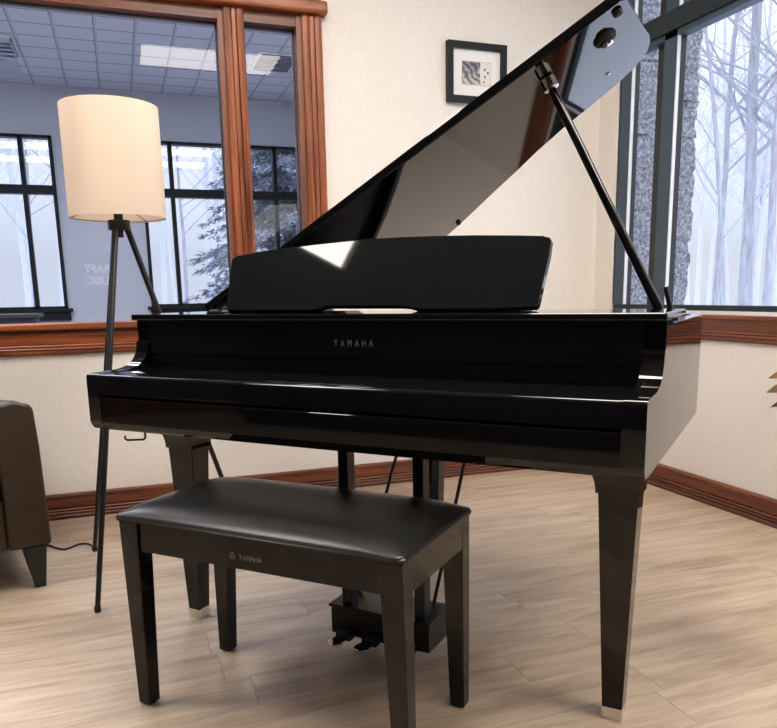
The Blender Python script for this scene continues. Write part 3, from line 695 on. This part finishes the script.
for sx in (0, 1):
    for sy in (0, 1):
        cx_ = -.055 if not sx else -CW+.055; cy_ = .034 if not sy else CD-.05
        bm = B(); frustum(bm, (cx_-.008 if not sx else cx_-.022, cx_+.024 if not sx else cx_+.008, cy_-.016, cy_+.016), 0, (cx_-.036, cx_+.036, cy_-.034, cy_+.034), .150); mesh_obj('leg', bm, M['chair_leg'], ch, bevel=.002)

# ------------------------------------------------------------------ framed picture
pc = thing('framed_picture', (1.739, WY, 2.026), 0, 'small black framed print with a wide white mat on the cream wall', 'picture')
hw_, hh = .159, .137
bm = B(); fwid = .029
for a in ((-hw_, hw_, -hh, -hh+fwid), (-hw_, hw_, hh-fwid, hh), (-hw_, -hw_+fwid, -hh+fwid, hh-fwid), (hw_-fwid, hw_, -hh+fwid, hh-fwid)): box(bm, a[0], a[1], -.032, -.002, a[2], a[3])
bmesh.ops.remove_doubles(bm, verts=bm.verts[:], dist=1e-5)
mesh_obj('frame', bm, M['pic_frame'], pc)
bm = B(); box(bm, -hw_+.02, hw_-.02, -.014, -.006, -hh+.02, hh-.02); mesh_obj('mat_board', bm, M['matboard'], pc)
m = mat('sketch_print', (.7, .68, .65), .8); t = NT(m); c = t.coord(scale=(1, 1, 1))
sp = t.n('ShaderNodeSeparateXYZ'); t.l(c, sp.inputs[0])
wv = t.n('ShaderNodeTexWave', bands_direction='DIAGONAL', wave_profile='SIN'); wv.inputs['Scale'].default_value = 15; wv.inputs['Distortion'].default_value = 12; wv.inputs['Detail'].default_value = 5; wv.inputs['Detail Roughness'].default_value = .7; t.l(c, wv.inputs['Vector'])
up = t.math('ADD', t.math('MULTIPLY', sp.outputs[2], -3.5), t.math('MULTIPLY', wv.outputs['Fac'], .55))
ink = t.ramp(t.math('ADD', up, t.math('MULTIPLY', t.noise(c, 40, 4), .5)), [(.25, (.07, .09, .15)), (.55, (.24, .22, .21)), (.95, (.62, .57, .52))])
side = t.math('GREATER_THAN', t.math('ADD', sp.outputs[0], t.math('MULTIPLY', t.noise(c, 25, 2), .03)), .035)
tot = None
for (u, v, r_) in ((.045, .02, .006), (.062, .006, .006), (.046, -.012, .006), (.040, -.037, .005)):
    dx = t.math('SUBTRACT', sp.outputs[0], u); dz = t.math('SUBTRACT', sp.outputs[2], v)
    d_ = t.math('LESS_THAN', t.math('SQRT', t.math('ADD', t.math('MULTIPLY', dx, dx), t.math('MULTIPLY', dz, dz))), r_); tot = d_ if tot is None else t.math('MAXIMUM', tot, d_)
blob = t.mix(tot, (.74, .71, .68), (.16, .16, .2))
t.l(t.mix(side, ink, blob), t.b.inputs['Base Color'])
bm = B(); box(bm, -.078, .078, -.0155, -.0142, -.052, .052); pr = mesh_obj('print', bm, m, pc)
bm = B()
for a in ((-.080, .080, -.055, -.0515), (-.080, .080, .0515, .055), (-.080, -.0775, -.0515, .0515), (.0775, .080, -.0515, .0515)): box(bm, a[0], a[1], -.0158, -.0141, a[2], a[3])
mesh_obj('mat_bevel', bm, mat('tan_mat_bevel', (.62, .5, .4), .8), pc)

# ------------------------------------------------------------------ plant by the right wall (only its leaf tips reach the frame)
st_ = thing('plant_stand', (1.619, 1.266, 0), 0, 'small dark round plant stand just beyond the right picture edge', 'stand')
bm = B(); lathe(bm, [(0, .56), (.09, .56), (.09, .58), (0, .58)], n=24); mesh_obj('top', bm, M['pot'], st_, smooth=True)
for k in range(3):
    a = 2*pi*k/3; bm = B(); tube(bm, [(.08*cos(a), .08*sin(a), 0), (.06*cos(a), .06*sin(a), .565)], .008, 8); mesh_obj('leg', bm, M['pot'], st_)
pl = thing('potted_plant', (1.619, 1.266, .58), radians(42), 'potted plant with broad tan leaves, only its leaf tips at the right edge', 'plant')
bm = B(); lathe(bm, [(0, 0), (.05, 0), (.07, .10), (.064, .10), (.06, .09), (0, .09)], n=24); mesh_obj('pot', bm, M['pot'], pl, smooth=True)
def leaf(tipy, tipz, w, mm, dx=0, basez=.1):
    bm = B(); p0 = Vector((0, 0, basez)); p3 = Vector((.02+dx, tipy, tipz)); p1 = p0+Vector((0, tipy*.2, .1)); p2 = Vector((.01+dx*.5, tipy*.75, max(tipz+.03, basez)))
    pts = bez(p0, p1, p2, p3, 10); L_, R_, Lb, Rb = [], [], [], []
    for i, p in enumerate(pts):
        s_ = w*sin(pi*(i/10)**1.3*.97+.03); 
        L_.append(bm.verts.new((p[0]-.3*s_, p[1], p[2]+s_))); R_.append(bm.verts.new((p[0]+.3*s_, p[1], p[2]-s_)))
        Lb.append(bm.verts.new((p[0]-.3*s_+.003, p[1], p[2]+s_))); Rb.append(bm.verts.new((p[0]+.3*s_+.003, p[1], p[2]-s_)))
    for i in range(10):
        bm.faces.new((L_[i], R_[i], R_[i+1], L_[i+1])); bm.faces.new((Lb[i], Lb[i+1], Rb[i+1], Rb[i]))
        bm.faces.new((L_[i], L_[i+1], Lb[i+1], Lb[i])); bm.faces.new((R_[i], Rb[i], Rb[i+1], R_[i+1]))
    return mesh_obj('leaf', bm, mm, pl, smooth=True)
leaf(.190, .172, .019, M['tan']); leaf(.192, .135, .021, M['tan'], .01); leaf(.180, .098, .016, M['grey_leaf'], .01); leaf(-.15, .25, .03, M['tan']); leaf(-.1, .2, .03, M['grey_leaf'], -.1)

# ------------------------------------------------------------------ room lights and wall sign behind the viewer
M['room_light_soft'] = mat('room_light_soft_lens', (.9, .9, .85), .5, emit=(1, .915, .82), es=13.0)
for x, y, rz_, lm in ((-1.40, 2.20, 0, 'room_light'), (.75, 1.55, 0, 'room_light'), (.93, -.03, 0, 'room_light_soft'), (2.14, .08, pi/2, 'room_light')):  # second and last panels added to light walls and floor, others follow reflections
    t_ = thing('ceiling_light', (x, y, CEIL), rz_, 'recessed ceiling light placed unseen above the piano room floor, out of the picture', 'ceiling light', 'reflected and added lights over the piano room')
    bm = B(); box(bm, -.62, .62, -.32, .32, -.012, -.002); mesh_obj('light_frame', bm, M['white_metal'], t_)
    bm = B(); box(bm, -.58, .58, -.28, .28, -.018, -.012); mesh_obj('light_lens', bm, M[lm], t_)
def PP(x, y): return (P0[0]+cos(PY)*x-sin(PY)*y, P0[1]+sin(PY)*x+cos(PY)*y, 0)
ct = thing('added_counter', PP(-.2, -3.1), PY, 'long dark counter added unseen behind the viewer to darken the piano reflections', 'counter')  # added out of view, keeps bright floor out of the piano front's reflection
bm = B(); box(bm, -1.9, 2.1, -.5, 0, .08, .98); mesh_obj('body', bm, M['cabinet'], ct)
bm = B(); box(bm, -1.93, 2.13, -.53, .03, .98, 1.02); mesh_obj('top', bm, M['cabinet'], ct, bevel=.004)
bm = B(); box(bm, -1.86, 2.06, -.46, -.05, 0, .08); mesh_obj('plinth', bm, M['cabinet'], ct)
sg = thing('wall_sign', (-.20, YB+.002, 0), 0, 'white CRAFT MUSIC lettering with added glow on the dark wall, faintly mirrored in the window glass', 'sign')
text_mesh('lettering', 'CRAFT', .15, M['sign'], sg, (0, .004, 1.33), (pi/2, 0, pi), .95, .002, off=.004)
text_mesh('lettering', 'MUSIC', .15, M['sign'], sg, (0, .004, 1.17), (pi/2, 0, pi), .95, .002, off=.004)

# added unseen fixtures brighten the next room and give its cool tone
for i, (x, y) in enumerate(((-3.2, 4.5), (-1.2, 4.5), (.9, 4.5), (-3.2, 5.6), (-1.2, 5.6), (.9, 5.6))):
    t_ = thing('ceiling_light', (x, y, CEIL), 0, 'cool white ceiling light added unseen in the next room above the window head', 'ceiling light', 'added lights of the next room')
    bm = B(); box(bm, -.6, .6, -.3, .3, -.012, -.002); mesh_obj('light_frame', bm, M['white_metal'], t_)
    bm = B(); box(bm, -.56, .56, -.26, .26, -.018, -.012); mesh_obj('light_lens', bm, M['cool'] if 'cool' in M else M.setdefault('cool', mat('added_cool_light_lens', (.9,.9,.9), .5, emit=(.92, .94, 1), es=22.0)), t_)

# ------------------------------------------------------------------ world, camera, view
wd = bpy.data.worlds.new('overcast_sky'); bpy.context.scene.world = wd; wd.use_nodes = True
bg = wd.node_tree.nodes['Background']; 
nt = wd.node_tree; g = nt.nodes.new('ShaderNodeNewGeometry'); sx = nt.nodes.new('ShaderNodeSeparateXYZ'); nt.links.new(g.outputs['Incoming'], sx.inputs[0])
mm = nt.nodes.new('ShaderNodeMath'); mm.operation = 'MULTIPLY'; mm.inputs[1].default_value = -1; nt.links.new(sx.outputs[2], mm.inputs[0])
rp = nt.nodes.new('ShaderNodeMapRange'); rp.inputs['From Min'].default_value = .05; rp.inputs['From Max'].default_value = .8; rp.inputs['To Min'].default_value = .80; rp.inputs['To Max'].default_value = 2.8; nt.links.new(mm.outputs[0], rp.inputs['Value'])
nt.links.new(rp.outputs[0], bg.inputs[1]); bg.inputs[0].default_value = (.84, .89, 1.0, 1)

cd = bpy.data.cameras.new('camera'); cam = link(bpy.data.objects.new('camera', cd)); bpy.context.scene.camera = cam
fwv = Vector((.3329799, .92307724, -.19249101)); rtv = Vector((.93932444, -.34256482, -.01785865)); upv = Vector((.08242556, .17486494, .98113622))
mt = Matrix((rtv, upv, -fwv)).transposed().to_4x4(); mt.translation = Vector((0, 0, .978)); cam.matrix_world = mt
cd.sensor_fit = 'HORIZONTAL'; cd.sensor_width = 36; cd.lens = 743.573/777*36; cd.shift_x = -6.405/777; cd.shift_y = 74.631/777; cd.clip_start = .02; cd.clip_end = 300
sc = bpy.context.scene
sc.view_settings.view_transform = 'Standard'; sc.view_settings.look = 'None'; sc.view_settings.exposure = .17; sc.view_settings.gamma = 1; sc.view_settings.use_curve_mapping = False
sc.cycles.max_bounces = 8; sc.cycles.diffuse_bounces = 4; sc.cycles.glossy_bounces = 5; sc.cycles.transparent_max_bounces = 16
